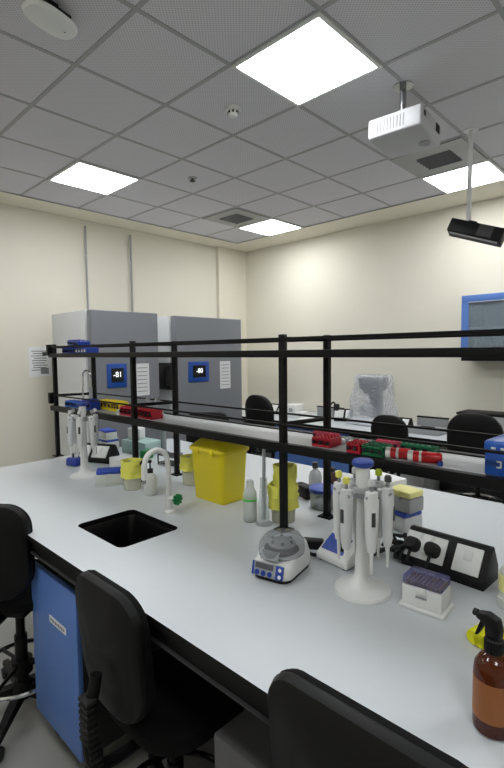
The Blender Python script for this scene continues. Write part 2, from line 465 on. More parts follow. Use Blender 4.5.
# ------------------------------------------------------------------ freezers
def freezer(label, y, wid, h, face_x, txt, px, sheet, sw=.215):
    d = face_x+5.02
    t = thing('freezer', label, 'freezer', (face_x, y, 0))
    MB().box((-d/2-.045, wid/2, h/2+.03), (d-.09, wid, h-.06), bev=.006).build('body', 'fridge_side', t)
    dr = MB().box((-.02, wid/2, h/2+.03), (.09, wid-.006, h-.066), bev=.012, seg=3).build('door', 'fridge_front', t)
    b = MB(); b.box((-.05, wid/2, .035), (.06, wid-.05, .05)); b.build('plinth', 'black_metal', t)
    b = MB(); b.box((.032, wid/2+px, 1.382), (.02, sw, .235), bev=.02, seg=3); sc = b.build('control_panel', 'screen_blue', t)
    MB().box((.043, wid/2+px, 1.387), (.003, sw*.62, .135)).build('display', 'screen_dark', sc)
    g = add_text('digits', txt, .075, 'glyph_white', sc, (.0455, wid/2+px, 1.392), (PI/2, 0, PI/2))
    b = MB(); b.box((.027, wid/2+px+.02, 1.235), (.002, .11, .008)); b.build('maker_mark', 'ink_grey', t)
    b = MB(); b.box((.027, wid/2+sheet, 1.33), (.003, .17, .33))
    for k in range(7): b.box((.0288, wid/2+sheet, 1.45-.04*k), (.0008, .12, .006), mi=1)
    b.build('notice_sheet', ['paper', 'ink_grey'], t)
    return t
F1, F2 = -4.2, -4.2
t = freezer('left tall grey freezer, its pale side facing the rack end', 2.17, .76, 2.02, F1, '-81', -.125, .165)
t = freezer('right tall grey freezer with a looped black door handle', 3.15, 1.02, 2.008, F2, '-80', -.195, .22, .3)
b = MB(); b.box((-.16, -.008, 1.34), (.24, .014, .3), bev=.004); pl = b.build('handle_plate', 'slat_dark', t)
b = MB(); b.tube([(-.08, -.01, 1.45), (-.1, -.06, 1.44), (-.1, -.06, 1.24), (-.08, -.01, 1.22)], .013, smooth=2); b.build('handle', 'plastic_black', pl)

# ------------------------------------------------------------------ main island bench
BZ = .9
BX0, BX1, BY0, BY1 = -3.14, 1.3, .683, 2.3
SX0, SX1, SY0, SY1 = -1.838, -1.488, .858, 1.128
t = thing('island_bench', 'large pale grey island laboratory bench with black edges', 'bench', (0, 0, 0))
bm = bmesh.new()
def slab_with_hole(bm, x0, x1, y0, y1, hole, z0, z1):
    oc = [(x0, y0), (x1, y0), (x1, y1), (x0, y1)]
    tv = [bm.verts.new((x, y, z1)) for x, y in oc]; th = [bm.verts.new((x, y, z1)) for x, y in hole]
    bv = [bm.verts.new((x, y, z0)) for x, y in oc]; bh = [bm.verts.new((x, y, z0)) for x, y in hole]
    for top, hl in ((tv, th), (bv, bh)):
        e = []
        for lp in (top, hl):
            for i in range(len(lp)):
                a, b = lp[i], lp[(i+1) % len(lp)]
                e.append(bm.edges.get((a, b)) or bm.edges.new((a, b)))
        bmesh.ops.triangle_fill(bm, edges=e, use_beauty=True)
    for a, b in ((tv, bv), (th, bh)):
        for i in range(len(a)):
            j = (i+1) % len(a); f = bm.faces.new((a[i], a[j], b[j], b[i])); f.material_index = 1
    bmesh.ops.recalc_face_normals(bm, faces=bm.faces)
cx, cy = (SX0+SX1)/2, (SY0+SY1)/2
hole = [(x+cx, y+cy) for x, y in roundrect(SX1-SX0, SY1-SY0, .03)]
mb = MB(); slab_with_hole(mb.bm, BX0, BX1, BY0, BY1, hole, BZ-.022, BZ)
mb.build('worktop', ['worktop_grey', 'black_edge'], t)
b = MB(); b.box(((BX0+BX1)/2, BY0+.03, BZ-.047), (BX1-BX0-.04, .025, .05)); b.box(((BX0+BX1)/2, BY1-.03, BZ-.047), (BX1-BX0-.04, .025, .05))
for x in (BX0+.03, BX1-.03): b.box((x, (BY0+BY1)/2, BZ-.047), (.025, BY1-BY0-.09, .05))
b.build('apron', 'black_metal', t)
b = MB(); b.box(((BX0+BX1)/2, BY0+.024, BZ-.075), (BX1-BX0-.06, .03, .005)); b.build('rail', 'rail_grey', t)
b = MB(); b.box(((BX0+BX1)/2, 1.48, .45), (BX1-BX0-.1, .02, .85)); b.build('knee_shade_panel', 'dark_panel', t)  # added dark panel, blacks out the shaded knee space below the apron
for x in (BX0+.05, BX1-.05):
    for y in (BY0+.06, BY1-.06): MB().box((x, y, (BZ-.072)/2), (.05, .05, BZ-.072), bev=.003).build('leg', 'black_metal', t)
MB().prism([(0, 0), (.05, 0), (0, -.09)], .03, tf=at(-2.02, .72, .82) @ Matrix.Rotation(PI/2, 4, 'X')).build('bracket', 'white_metal', t, 'pale grey corner bracket')

b = MB(); zb = BZ-.2
rings = []
for w_, h_, z_ in ((SX1-SX0+.012, SY1-SY0+.012, BZ-.0225), (SX1-SX0-.004, SY1-SY0-.004, BZ-.0228), (SX1-SX0-.014, SY1-SY0-.014, BZ-.04), (SX1-SX0-.03, SY1-SY0-.03, zb), (.05, .05, zb-.006)):
    rings.append([(x, y, z_) for x, y in roundrect(w_, h_, .028 if w_ > .1 else .02)])
for w_, h_, z_ in ((.06, .06, zb-.014), (SX1-SX0-.01, SY1-SY0-.01, zb-.01), (SX1-SX0+.01, SY1-SY0+.01, BZ-.03)):
    rings.append([(x, y, z_) for x, y in roundrect(w_, h_, .028 if w_ > .1 else .02)])
rings.append(rings[0])
sink = thing('sink', 'rectangular black sink set in the island bench', 'sink', (cx, cy, 0))
b.loft(rings, cap=False); b.build('basin', 'sink_black', sink)
MB().lathe([(0, zb+.003), (.024, zb+.003), (.024, zb-.005), (0, zb-.005)]).build('drain', 'slat_dark', sink)

# faucet
t = thing('swan_neck_tap', 'white swan-neck laboratory tap behind the black sink', 'tap', (-1.668, 1.205, BZ))
MB().lathe([(0, 0), (.026, 0), (.026, .012), (.016, .02), (.014, .05), (0, .05)]).build('base', 'white_plastic', t)
pts = [(0, 0, .03), (0, 0, .23), (-.002, -.015, .272), (-.004, -.058, .292), (-.008, -.1, .275), (-.01, -.116, .235), (-.01, -.117, .17)]
b = MB(); b.tube(pts, .0115, n=14, smooth=3); b.build('neck', 'white_plastic', t)
b = MB(); b.lathe([(0, 0), (.009, 0), (.007, -.018), (0, -.018)], c=(-.01, -.117, .17)); b.build('nozzle', 'device_grey', t)
v = MB().cyl((0, 0, .068), (.035, .012, .068), .011).build('valve', 'white_plastic', t)
b = MB()
for k in range(4): b.box((0, 0, 0), (.016, .05, .014), bev=.005, tf=at(.042, .014, .066) @ Matrix.Rotation(k*PI/4, 4, 'X'))
b.build('valve_handle', 'valve_green', v, 'green handle')

# under-bench units
t = thing('under_bench_cabinet', 'blue-fronted cabinet under the island bench, between the stools', 'cabinet', (-1.963, .72, 0))
MB().box((.2, .3, .395), (.4, .56, .53)).build('body', 'dark_panel', t)
b = MB(); b.box((.2, .01, .44), (.398, .02, .626), bev=.003); d = b.build('door', 'blue_door', t)
b = MB(); b.box((.245, -.001, .585), (.14, .002, .026))
for k in range(9): b.box((.19+.0135*k, -.0024, .585), (.008, .001, .009*(1+.3*(k % 2))), mi=1)
b.build('label_strip', ['paper', 'ink_grey'], d, 'white printed label strip')
for x in (.05, .35):
    for y in (.08, .5): MB().box((x, y, .0625), (.04, .04, .125)).build('foot', 'plastic_black', t)
tag(MB().box((.17, .25, .37), (.34, .42, .44), bev=.004).build('drawer_unit', 'grey_panel'), 'dark grey low unit in the knee space under the island bench', 'cabinet', (-.905, .74, 0))

# ------------------------------------------------------------------ two-tier rack on the bench
rack = thing('bench_rack', 'black metal two-tier shelf rack standing on the island bench', 'rack', (0, 0, BZ))
YF, YB = 1.389, 1.627
fx = [-3.195, -2.22, -1.169, -.15, .87]; bx = [-3.11, -2.168, -1.13, -.13, .87]
for y, xs_ in ((YF, fx), (YB, bx)):
    for x in xs_:
        b = MB(); b.box((x, y, .383), (.025, .025, .766), bev=.002); b.box((x, y, .003), (.06, .055, .006)); b.build('post', 'black_metal', rack)
XL, XR = -3.23, .9
for y in (YF-.012, YB+.012):
    s_ = -1 if y < 1.5 else 1
    MB().box(((XL+XR)/2, y, .692), (XR-XL, .03, .028), bev=.002).build('beam', 'black_metal', rack)
    MB().box(((XL+XR)/2, y, .333), (XR-XL, .03, .034), bev=.002).build('beam', 'black_metal', rack)
    MB().box(((XL+XR)/2, y, .748), (XR-XL, .01, .012)).build('guard_rail', 'black_metal', rack)
    MB().box(((XL+XR)/2, y, .42), (XR-XL, .008, .008)).build('guard_rail', 'black_metal', rack)
for z, nm, m_ in ((.3385, 'shelf', 'shelf_grey'), (.695, 'shelf', 'black_metal')):
    MB().box(((XL+XR)/2, (YF+YB)/2, z), (XR-XL-.01, YB-YF-.008, .012)).build(nm, m_, rack)
for a, c in zip(fx, bx):
    for z in (.69, .333, .748, .42):
        b = MB(); b.cyl((a, YF, z), (c, YB, z), .009, n=8); b.build('cross_bar', 'black_metal', rack)
for z in (.748, .42):
    MB().box((-3.232, YF-.012, z-.02), (.035, .042, .075), bev=.004).build('end_cap', 'black_metal', rack)
SZ = BZ+.3445      # top of the lower shelf
TZ = BZ+.701       # top of the upper shelf
# ------------------------------------------------------------------ stools
def make_stool(loc, rz, label, seat_z=.6, top_r=.09, back=(.6, .97), bw=.41, ring_z=.2, reach=.3, base_rot=0, group='black laboratory stools'):
    t = thing('lab_stool', label, 'stool', loc, rz, group)
    # seat cushion
    rings = []
    for k, z in ((.80, 0), (.97, .012), (1, .035), (.985, .055), (.9, .07), (.6, .076), (.15, .074)):
        rings.append([(x*k, y*k, z) for x, y in roundrect(.41, .40, .13, 7)])
    MB().loft(rings, tf=at(0, .02, seat_z-.074)).build('seat', 'fabric_black', t)
    # backrest: front cushion and rear shell, gently curved
    h = back[1]-back[0]; out = roundrect(bw, h, (.13, top_r), 8)
    out = [(x*(1-.07*max(0, -y/h)), y) for x, y in out]
    def ring(k, dep): return [(x*k, -.245+dep+.5*(x*k)**2-.03*(y/h), y*k) for x, y in out]
    cz = (back[0]+back[1])/2
    MB().loft([ring(.15, -.004), ring(.6, -.003), ring(.9, .0), ring(.975, .008), ring(1, .022), ring(.995, .03)], tf=at(0, 0, cz)).build('back_shell', 'plastic_black', t)
    MB().loft([ring(.99, .028), ring(1, .036), ring(.98, .05), ring(.9, .06), ring(.5, .066), ring(.12, .066)], tf=at(0, 0, cz)).build('backrest', 'fabric_black', t)
    # back bar with bellows
    b = MB(); b.tube([(0, -.26, back[0]+.14), (0, -.295, back[0]-.02), (0, -.28, seat_z-.11), (0, -.16, seat_z-.12), (0, 0, seat_z-.1)], .017, smooth=2)
    bar = b.build('back_bar', 'plastic_black', t)
    b = MB()
    for k in range(13): b.box((0, -.287+.002*k*(k > 6)*.5, back[0]+.08-.019*k), (.052, .036, .012), bev=.004)
    b.build('bellows', 'rubber_black', bar)
    b = MB(); b.box((0, .0, seat_z-.095), (.2, .24, .04), bev=.008); m_ = b.build('seat_plate', 'plastic_black', t)
    b = MB(); b.cyl((.08, .02, seat_z-.1), (.24, .04, seat_z-.11), .006, n=8); b.box((.25, .041, seat_z-.11), (.05, .018, .012), bev=.004); b.build('lever', 'plastic_black', m_)
    b = MB(); b.cyl((0, 0, .1), (0, 0, seat_z-.11), .019); b.cyl((0, 0, .1), (0, 0, seat_z-.26), .027); b.build('gas_lift', 'plastic_black', t)
    # foot ring
    pts = [(.2*math.cos(a), .2*math.sin(a), ring_z) for a in (2*PI*i/32 for i in range(33))]
    b = MB(); b.tube(pts, .011, n=8); r = b.build('foot_ring', 'chrome', t)
    b = MB(); b.lathe([(.03, ring_z-.02), (.045, ring_z-.02), (.045, ring_z+.04), (.03, ring_z+.04)])
    for k in range(3):
        a = 2*PI*k/3+.5; b.cyl((.035*math.cos(a), .035*math.sin(a), ring_z+.02), (.195*math.cos(a), .195*math.sin(a), ring_z), .008, n=8)
    b.cyl((.04, 0, ring_z+.03), (.085, -.0, ring_z+.03), .014)
    b.build('ring_spokes', 'plastic_black', r)
    b = MB(); b.lathe([(0, .07), (.045, .07), (.045, .12), (.034, .14), (0, .14)]); b.build('hub', 'plastic_black', t)
    for k in range(5):
        a = 2*PI*k/5+base_rot; q = Matrix.Rotation(a, 4, 'Z')
        b = MB(); b.loft([[(.03, y*1.0, z) for y, z in ((-.024, .08), (.024, .08), (.02, .125), (-.02, .125))], [(reach, y, z) for y, z in ((-.015, .062), (.015, .062), (.012, .082), (-.012, .082))]], tf=q)
        lg = b.build('leg', 'plastic_black', t)
        b = MB(); b.cyl((reach-.01, 0, .045), (reach-.01, 0, .066), .007, n=8, )
        for s_ in (-1, 1): b.lathe([(0, -.009), (.024, -.009), (.028, 0), (.024, .009), (0, .009)], n=16, tf=at(reach-.022, s_*.014, .028) @ Matrix.Rotation(PI/2, 4, 'X'))
        b.box((reach-.022, 0, .05), (.03, .012, .02), bev=.004)
        bm_ = b.bm; bmesh.ops.transform(bm_, matrix=q, verts=bm_.verts)
        b.build('caster', 'rubber_black', lg)
    return t
make_stool((-1.19, .86, 0), 0, 'black stool with bellows back bar, overlapping the blue under-bench cabinet', .545, back=(.57, .965), bw=.335, ring_z=.13, base_rot=.3)
make_stool((-.375, .865, 0), 0, 'nearest black stool, only its rounded backrest top showing at the bottom', .64, back=(.64, 1.015), bw=.43, ring_z=.13, base_rot=.6)
make_stool((-2.165, .74, 0), math.radians(36.9), 'black stool with chrome foot ring, left of the blue under-bench cabinet', .61, back=(.62, 1.02), bw=.40, ring_z=.2, base_rot=math.radians(-41-36.9))

# ------------------------------------------------------------------ pipette stands
def make_stand(x, y, label, hh=.385, R=.083):
    t = thing('pipette_stand', label, 'pipette stand', (x, y, BZ), math.radians(20))
    MB().lathe([(0, 0), (R, 0), (R, .006), (R*.96, .011), (R*.6, .018), (.034, .029), (.0235, .045), (.0212, .06), (0, .06)], n=40).build('base', 'white_plastic', t)
    MB().lathe([(.0215, .055), (.0185, .15), (.016, hh-.075), (.017, hh-.07), (.0, hh-.07)]).build('column', 'white_plastic', t)
    b = MB()
    b.lathe([(.0, hh-.105), (.034, hh-.105), (.036, hh-.09), (.03, hh-.08), (0, hh-.08)])
    for k in range(6):
        a = PI/3*k
        b.box((.047*math.cos(a), .047*math.sin(a), hh-.096), (.04, .014, .01), rz=a, bev=.002)
        for s_ in (-.4, .4):
            b.tube([(.06*math.cos(a), .06*math.sin(a), hh-.096), (.074*math.cos(a+s_*.5), .074*math.sin(a+s_*.5), hh-.094), (.084*math.cos(a+s_*.55), .084*math.sin(a+s_*.55), hh-.086)], .0035, n=6, smooth=1)
    b.build('carousel', 'device_grey', t)
    MB().lathe([(.018, hh-.08), (.021, hh-.05), (.019, hh-.018), (0, hh-.018)]).build('neck', 'white_plastic', t)
    MB().lathe([(0, hh-.02), (.026, hh-.02), (.031, hh-.014), (.031, hh-.005), (.027, hh), (0, hh)]).build('cap', 'cap_blue', t, 'blue disc cap')
    return t
make_stand(-.699, 1.185, 'nearer white pipette stand with blue cap and broad round base', .388)
make_stand(-2.545, 1.255, 'farther white pipette stand beside the blue holder at the rack end', .425, .08)

def make_pipette(label, group, body='pipette_white', btn='pipette_grey'):
    t = thing('pipette', label, 'pipette', (0, 0, 0), 0, group)
    MB().lathe([(.0, 0), (.0028, 0), (.0052, .05), (.006, .06), (0, .06)], n=12).build('tip_cone', 'white_plastic', t)
    MB().lathe([(.0, .055), (.0085, .055), (.0115, .075), (.0125, .1), (.014, .15), (.0145, .185), (.012, .205), (0, .207)], n=16, sy=1.15).build('handle', body, t)
    b = MB(); b.box((-.012, 0, .197), (.02, .012, .007), bev=.002); b.build('finger_hook', body, t)
    b = MB(); b.box((.0135, 0, .14), (.004, .009, .035), bev=.0015); b.build('volume_window', 'slat_dark', t)
    b = MB(); b.cyl((0, 0, .2), (0, 0, .222), .0042, n=10); pl = b.build('plunger', 'steel', t)
    MB().lathe([(0, .22), (.008, .22), (.0085, .23), (.006, .236), (0, .237)], n=14).build('push_button', btn, pl)
    for c in list(t.children)+[g for ch in t.children for g in ch.children]:
        c.data.transform(Matrix.Diagonal((1.22, 1.22, 1.13, 1)))
    return t
def hang(stand_xy, hh, specs, group):
    proto = None
    for ang, label, body, btn in specs:
        a = math.radians(ang+20); loc = (stand_xy[0]+.07*math.cos(a), stand_xy[1]+.07*math.sin(a), BZ+hh-.096-.222+.012)
        o = make_pipette(label, group, body, btn); o.location = loc; o.rotation_euler = (0, 0, a)
hang((-.699, 1.185), .388, [
    (-60, 'white pipette hanging in front of the column of the nearer stand', 'pipette_white', 'pipette_grey'),
    (-120, 'grey pipette with yellow button at front left of the nearer stand', 'pipette_grey', 'button_yellow'),
    (180, 'pale pipette with yellow button at the far left of the nearer stand', 'pipette_white', 'button_yellow'),
    (0, 'white pipette with dark button at the right side of the nearer stand', 'pipette_white', 'slat_dark'),
    (60, 'grey pipette with green button at the rear right of the nearer stand', 'pipette_grey', 'button_green'),
    (120, 'pale pipette hanging behind the column of the nearer stand', 'pipette_white', 'pipette_grey')], 'pipettes on the nearer stand')
hang((-2.545, 1.255), .425, [
    (-60, 'pipette hanging in front of the column of the farther stand', 'pipette_white', 'pipette_grey'),
    (-120, 'pipette at front left of the farther stand', 'pipette_grey', 'pipette_grey'),
    (180, 'pipette at the far left side of the farther stand', 'pipette_white', 'device_grey'),
    (0, 'pipette at front right of the farther stand', 'pipette_white', 'device_grey'),
    (60, 'pipette at the far right side of the farther stand', 'pipette_grey', 'pipette_grey')], 'pipettes on the farther stand')

# ------------------------------------------------------------------ mini centrifuge
t = thing('mini_centrifuge', 'white mini centrifuge with blue keypad and clear domed lid', 'centrifuge', (-.955, 1.125, BZ), math.radians(12))
def cring(w_, d_, z, r, oy=0, zf=0):
    return [(x, y+oy, z+(zf*(-(y)/d_) if zf else 0)) for x, y in roundrect(w_, d_, r, 7)]
b = MB(); b.loft([cring(.126, .172, 0, .03), cring(.13, .176, .012, .03)]); b.build('foot_base', 'rubber_black', t)
b = MB(); b.loft([cring(.132, .178, .011, .03), cring(.138, .184, .022, .032), cring(.136, .178, .05, .04, .002, -.014), cring(.128, .168, .07, .05, .006, -.03), cring(.118, .156, .076, .055, .008, -.03)])
b.build('housing', 'white_plastic', t)
KP = at(0, -.0915, .036) @ Matrix.Rotation(math.radians(-14), 4, 'X')
b = MB(); b.box((0, 0, 0), (.108, .006, .042), bev=.004, tf=KP); kp = b.build('keypad', 'lcd_grey', t)
MB().box((-.051, -.0035, 0), (.007, .002, .04), bev=.0008, tf=KP).build('side_strip', 'key_blue', kp); MB().box((.041, -.0035, 0), (.026, .002, .04), bev=.0008, tf=KP).build('side_strip', 'key_blue', kp)
b = MB(); b.box((-.012, -.0032, .01), (.062, .003, .016), tf=KP); b.build('display', 'rotor_grey', kp)
b = MB()
for kx in (-.036, -.014, .008): MB().lathe([(0, 0), (.0085, 0), (.0075, .003), (.0045, .003), (.0045, .002), (0, .002)], n=16, tf=KP @ at(kx, -.0028, -.011) @ Matrix.Rotation(PI/2, 4, 'X')).build('button', 'key_blue', kp)
for kz in (-.011, .009): MB().lathe([(0, 0), (.006, 0), (.005, .002), (0, .002)], n=14, tf=KP @ at(.042, -.0042, kz) @ Matrix.Rotation(PI/2, 4, 'X')).build('button', 'white_plastic', kp)
b = MB(); b.lathe([(0, .066), (.056, .066), (.058, .076), (.05, .08), (0, .08)], n=30); b.build('bowl', 'slat_dark', t)
b = MB(); b.lathe([(0, .08), (.04, .08), (.045, .088), (.032, .1), (.014, .106), (0, .107)], n=24)
ro = b.build('rotor', 'device_grey', t)
b = MB()
for k in range(6):
    a = PI/3*k; b.cyl((.034*math.cos(a), .034*math.sin(a), .09), (.03*math.cos(a), .03*math.sin(a), .101), .006, n=10)
b.build('rotor_well', 'rotor_grey', ro)
lid = MB().shell([(.070, .068), (.071, .082), (.068, .104), (.056, .122), (.034, .131), (.004, .134)], n=36).build('lid', 'lid_smoke', t)
lid.data.transform(Matrix.Diagonal((1.0, 1.2, .93, 1)))
b = MB(); b.box((0, 0, 0), (.062, .003, .028), bev=.001, tf=at(0, -.079, .078) @ Matrix.Rotation(math.radians(-24), 4, 'X')); b.build('lid_tab', 'lcd_grey', t)

# vortex mixer
t = thing('vortex_mixer', 'white wedge-shaped vortex mixer with blue panel, behind the nearer pipette stand', 'mixer', (-.85, 1.33, BZ), math.radians(-8))
SIDE = [(-.075, 0), (.075, 0), (.075, .085), (.02, .085), (-.075, .022)]   # (y, z) profile
b = MB(); b.prism(SIDE, .13, tf=Matrix(((0, 0, 1, -.065), (1, 0, 0, 0), (0, 1, 0, .004), (0, 0, 0, 1))), bev=.006); b.build('housing', 'white_plastic', t)
VP = at(0, -.0305, .056) @ Matrix.Rotation(math.atan2(.063, .095), 4, 'X')
b = MB(); b.box((-.01, 0, .0015), (.09, .066, .004), bev=.001, tf=VP); pn = b.build('panel', 'panel_blue', t)
b = MB(); b.lathe([(0, 0), (.017, 0), (.015, .014), (0, .014)], n=18, tf=VP @ at(.022, -.006, .003)); b.build('knob', 'plastic_black', pn)
b = MB(); b.lathe([(0, .086), (.026, .086), (.026, .098), (.022, .104), (0, .1)], c=(0, .045, 0)); b.build('cup', 'plastic_black', t)
b = MB()
for sx in (-.05, .05):
    for sy in (-.06, .06): b.lathe([(0, 0), (.009, 0), (.009, .006), (0, .006)], n=10, c=(sx, sy, 0))
b.build('foot', 'rubber_black', t)

# ------------------------------------------------------------------ socket boxes
def socket_box(x, y, rz, label, plugs=2, L=.262, name='socket_box', z=BZ, s_=1.0, modules=((-.062, .146), (.072, .092))):
    t = thing(name, label, 'socket box', (x, y, z), rz)
    P = [(-.06*s_, 0), (.055*s_, 0), (.055*s_, .045*s_), (.02*s_, .112*s_), (.002*s_, .112*s_), (-.06*s_, .022*s_)]
    b = MB(); b.prism(P, L, tf=Matrix(((0, 0, 1, -L/2), (1, 0, 0, 0), (0, 1, 0, 0), (0, 0, 0, 1))), bev=.004); b.build('housing', 'plastic_black', t)
    FA = at(0, -.029*s_, .067*s_) @ Matrix.Rotation(math.atan2(.09, .062), 4, 'X')
    for n_, (mx, mw) in enumerate(modules):
        b = MB(); b.box((mx*L/.262, 0, .002), (mw*L/.262-.012, .082*s_, .006), bev=.002, tf=FA); pl = b.build('faceplate', 'white_plastic', t)
        b = MB()
        if n_ == 0:
            for sx in (-.018, .018): MB().box((mx*L/.262+sx, .03*s_, .0055), (.012, .018, .003), bev=.001, tf=FA).build('switch', 'white_card', pl)
        else:
            b.box((mx*L/.262, .012*s_, .006), (.026, .03, .005), bev=.002, tf=FA); b.build('switch', 'white_card', pl)
    return t, FA
tb, FA = socket_box(-.563, 1.475, math.radians(-3), 'black slanted bench socket box holding two black plugs, right of the nearer pipette stand')
for k, px in enumerate((-.098, -.032)):
    o = thing('plug', ['black mains plug in the left socket of the nearer socket box', 'black mains plug in the right socket of the nearer socket box'][k], 'plug', tb.location, math.radians(-3), 'plugs in the nearer socket box')
    b = MB(); b.loft([[(x, y, z) for x, y in roundrect(w_, h_, r_, 5, 0, oy)] for w_, h_, r_, oy, z in ((.046, .046, .018, 0, 0), (.046, .046, .018, 0, .012), (.038, .04, .016, 0, .03), (.028, .03, .013, 0, .036))], tf=FA @ at(px, -.005, .0055)); b.build('body', 'rubber_black', o)
    b = MB(); b.tube([FA @ Vector((px, -.02, .02)), FA @ Vector((px, -.04, .022)), FA @ Vector((px-.004, -.062, .012))], .0055, n=8, smooth=1); b.build('cord_sleeve', 'rubber_black', o)
socket_box(-2.84, 1.5, math.radians(24), 'black slanted bench socket box with two white plates, behind the farther pipette stand', L=.25, modules=((-.08, .09), (.04, .13)))

# ------------------------------------------------------------------ tip boxes
def tip_box(x, y, rz, label, body, lid, w_=.118, d_=.08, h=.05, lh=.03, z=BZ, inner=None, flange=True, cat='tip box'):
    t = thing('tip_box', label, cat, (x, y, z), rz)
    if flange: MB().box((0, 0, .005), (w_+.014, d_+.014, .01), bev=.003).build('base', body, t)
    z0 = .01 if flange else 0
    MB().box((0, 0, z0+h/2), (w_, d_, h), bev=.004).build('tray', body, t)
    if inner:
        b = MB()
        for i in range(9):
            for j in range(6): b.lathe([(0, z0+h), (.0042, z0+h), (.0042, z0+h+.012), (0, z0+h+.012)], n=8, c=(-.044+.011*i, -.0275+.011*j, 0))
        b.build('tips', inner, t)['kind'] = 'stuff'
    l = MB().box((0, 0, z0+h+lh/2+.001), (w_-.002, d_-.002, lh), bev=.006, seg=3).build('lid', lid, t)
    b = MB(); b.box((0, -d_/2-.003, z0+h-.004), (.026, .008, .016), bev=.003); b.build('latch', body, t)
    return t
tf_ = tip_box(-.525, 1.225, math.radians(3), 'white tip box with violet see-through lid over tan tips, nearest of the tip boxes', 'white_plastic', 'lid_violet', inner='tan_card', h=.053, lh=.026, w_=.108, d_=.075)
b = MB()
for k in range(6): b.box((-.012+.005*k, -.0405, .04), (.0035, .001, .005))
b.build('maker_mark', 'ink_grey', tf_)
tip_box(-2.29, 1.27, math.radians(58), 'white tip box with solid blue lid beside the farther pipette stand', 'frost_white', 'lid_blue', h=.05, lh=.022, w_=.135)
tip_box(-.845, 1.73, math.radians(-16), 'grey tip box with blue lid, under the yellow-lidded box', 'pipette_grey', 'lid_blue', w_=.12, d_=.1, h=.058, lh=.018, flange=False)
tip_box(-.83, 1.725, math.radians(-10), 'grey tip box with pale yellow lid stacked on the blue-lidded box', 'device_grey', 'yellow_lid', w_=.108, d_=.09, h=.055, lh=.026, z=BZ+.078, flange=False)
tip_box(-3.19, 1.76, math.radians(4), 'lower blue-lidded tip box of the pair behind the rack end', 'frost_white', 'lid_blue', h=.042, lh=.016, w_=.15, d_=.1)
tip_box(-3.19, 1.76, math.radians(-4), 'upper blue-lidded tip box of the pair behind the rack end', 'frost_white', 'lid_blue', h=.042, lh=.016, w_=.14, d_=.09, z=BZ+.0705)

# ------------------------------------------------------------------ containers on the bench
# sharps bin
t = thing('sharps_bin', 'large bright yellow sharps bin with hinged lid on the bench', 'bin', (-1.665, 1.5, BZ), 0)
def rr_(w_, d_, r_, z, oy=0): return [(x, y+oy, z) for x, y in roundrect(w_, d_, r_, 5)]
b = MB(); b.loft([rr_(.198, .142, .018, 0), rr_(.204, .15, .02, .006), rr_(.228, .17, .022, .235), rr_(.234, .176, .022, .24)]); b.build('tub', 'bin_yellow', t)
b = MB(); b.loft([rr_(.246, .188, .024, .236), rr_(.248, .19, .024, .248), rr_(.236, .178, .024, .256), rr_(.2, .13, .03, .283, .012), rr_(.17, .1, .03, .29, .016)]); ld = b.build('lid', 'bin_lid_yellow', t)
b = MB(); b.box((-.05, -.094, .24), (.022, .008, .034), bev=.003); b.box((.05, -.094, .24), (.022, .008, .034), bev=.003)
b.box((-.122, .04, .24), (.008, .022, .034), bev=.003); b.build('clip', 'bin_yellow', ld)
# lined cups: translucent tub with a yellow bag folded over the rim
def lined_cup(x, y, label, r=.052, h=.135, bagh=.075, z=BZ):
    t = thing('lined_cup', label, 'cup', (x, y, z), random.random())
    MB().shell([(r*.82, .001), (r*.84, .004), (r, h), (r*.96, h), (r*.78, .008)], n=28).build('tub', 'tub_grey', t)
    MB().shell([(r*.7, .03), (r*.9, h-.01), (r*1.0, h+.012), (r*1.1, h+.01), (r*1.15, h-.004), (r*1.08, h-.02), (r*1.16, h-.035), (r*1.06, h-.05), (r*1.13, h-bagh), (r*1.02, h-bagh+.004)], n=48, wob=.0034).build('bag', 'bag_yellow', t, 'yellow bag folded over the rim')
    return t
lined_cup(-2.115, 1.3, 'cup with yellow liner left of the white tap spout', .05, .14, .075)
lined_cup(-1.96, 1.56, 'cup with yellow liner partly behind the large yellow bin', .05, .14, .06)
lined_cup(-1.24, 1.47, 'cup with bunched yellow liner behind the nearest rack post, lower of two', .056, .145, .085)
lined_cup(-1.235, 1.475, 'small yellow-lined cup standing on top of another lined cup', .043, .075, .07, z=BZ+.149)

# wash bottles and reagent bottles
def bottle(name, label, x, y, prof, m, cap=None, capm='rubber_black', extra=None, rz=0, cat='bottle'):
    t = thing(name, label, cat, (x, y, BZ), rz)
    MB().lathe(prof, n=28).build('body', m, t)
    if cap: MB().lathe(cap, n=20).build('cap', capm, t)
    return t
t = bottle('pump_bottle', 'small white pump bottle with black head under the white tap', -1.965, 1.31, [(0, 0), (.03, 0), (.033, .006), (.033, .075), (.026, .098), (.014, .108), (0, .108)], 'frost_white', [(0, .107), (.014, .107), (.014, .128), (0, .128)])
b = MB(); b.cyl((0, 0, .128), (0, 0, .16), .004); b.box((-.012, -.012, .165), (.05, .016, .014), rz=.7, bev=.003); b.cyl((-.03, -.028, .165), (-.036, -.034, .15), .005); b.build('pump_head', 'plastic_black', t)
t = bottle('squeeze_bottle', 'translucent squeeze bottle with a green band beside the large yellow bin', -1.34, 1.375, [(0, 0), (.026, 0), (.029, .005), (.029, .1), (.0275, .118), (.02, .136), (.016, .142), (.016, .165), (.012, .172), (0, .172)], 'frost_plastic')
MB().lathe([(.0288, .088), (.0295, .088), (.0295, .096), (.0288, .096)]).build('band', 'band_green', t, 'green band')
t = bottle('measuring_cylinder', 'tall clear cylinder with a grey rod beside the green-banded bottle', -1.272, 1.385, [(0, 0), (.034, 0), (.034, .006), (.024, .01), (.024, .012), (.022, .09), (.017, .14), (.015, .19), (.012, .19), (.012, .02), (0, .02)], 'clear_plastic', cat='cylinder')
b = MB(); b.cyl((0, 0, .021), (.004, .0, .315), .0075, n=12); b.build('rod', 'device_grey', t)
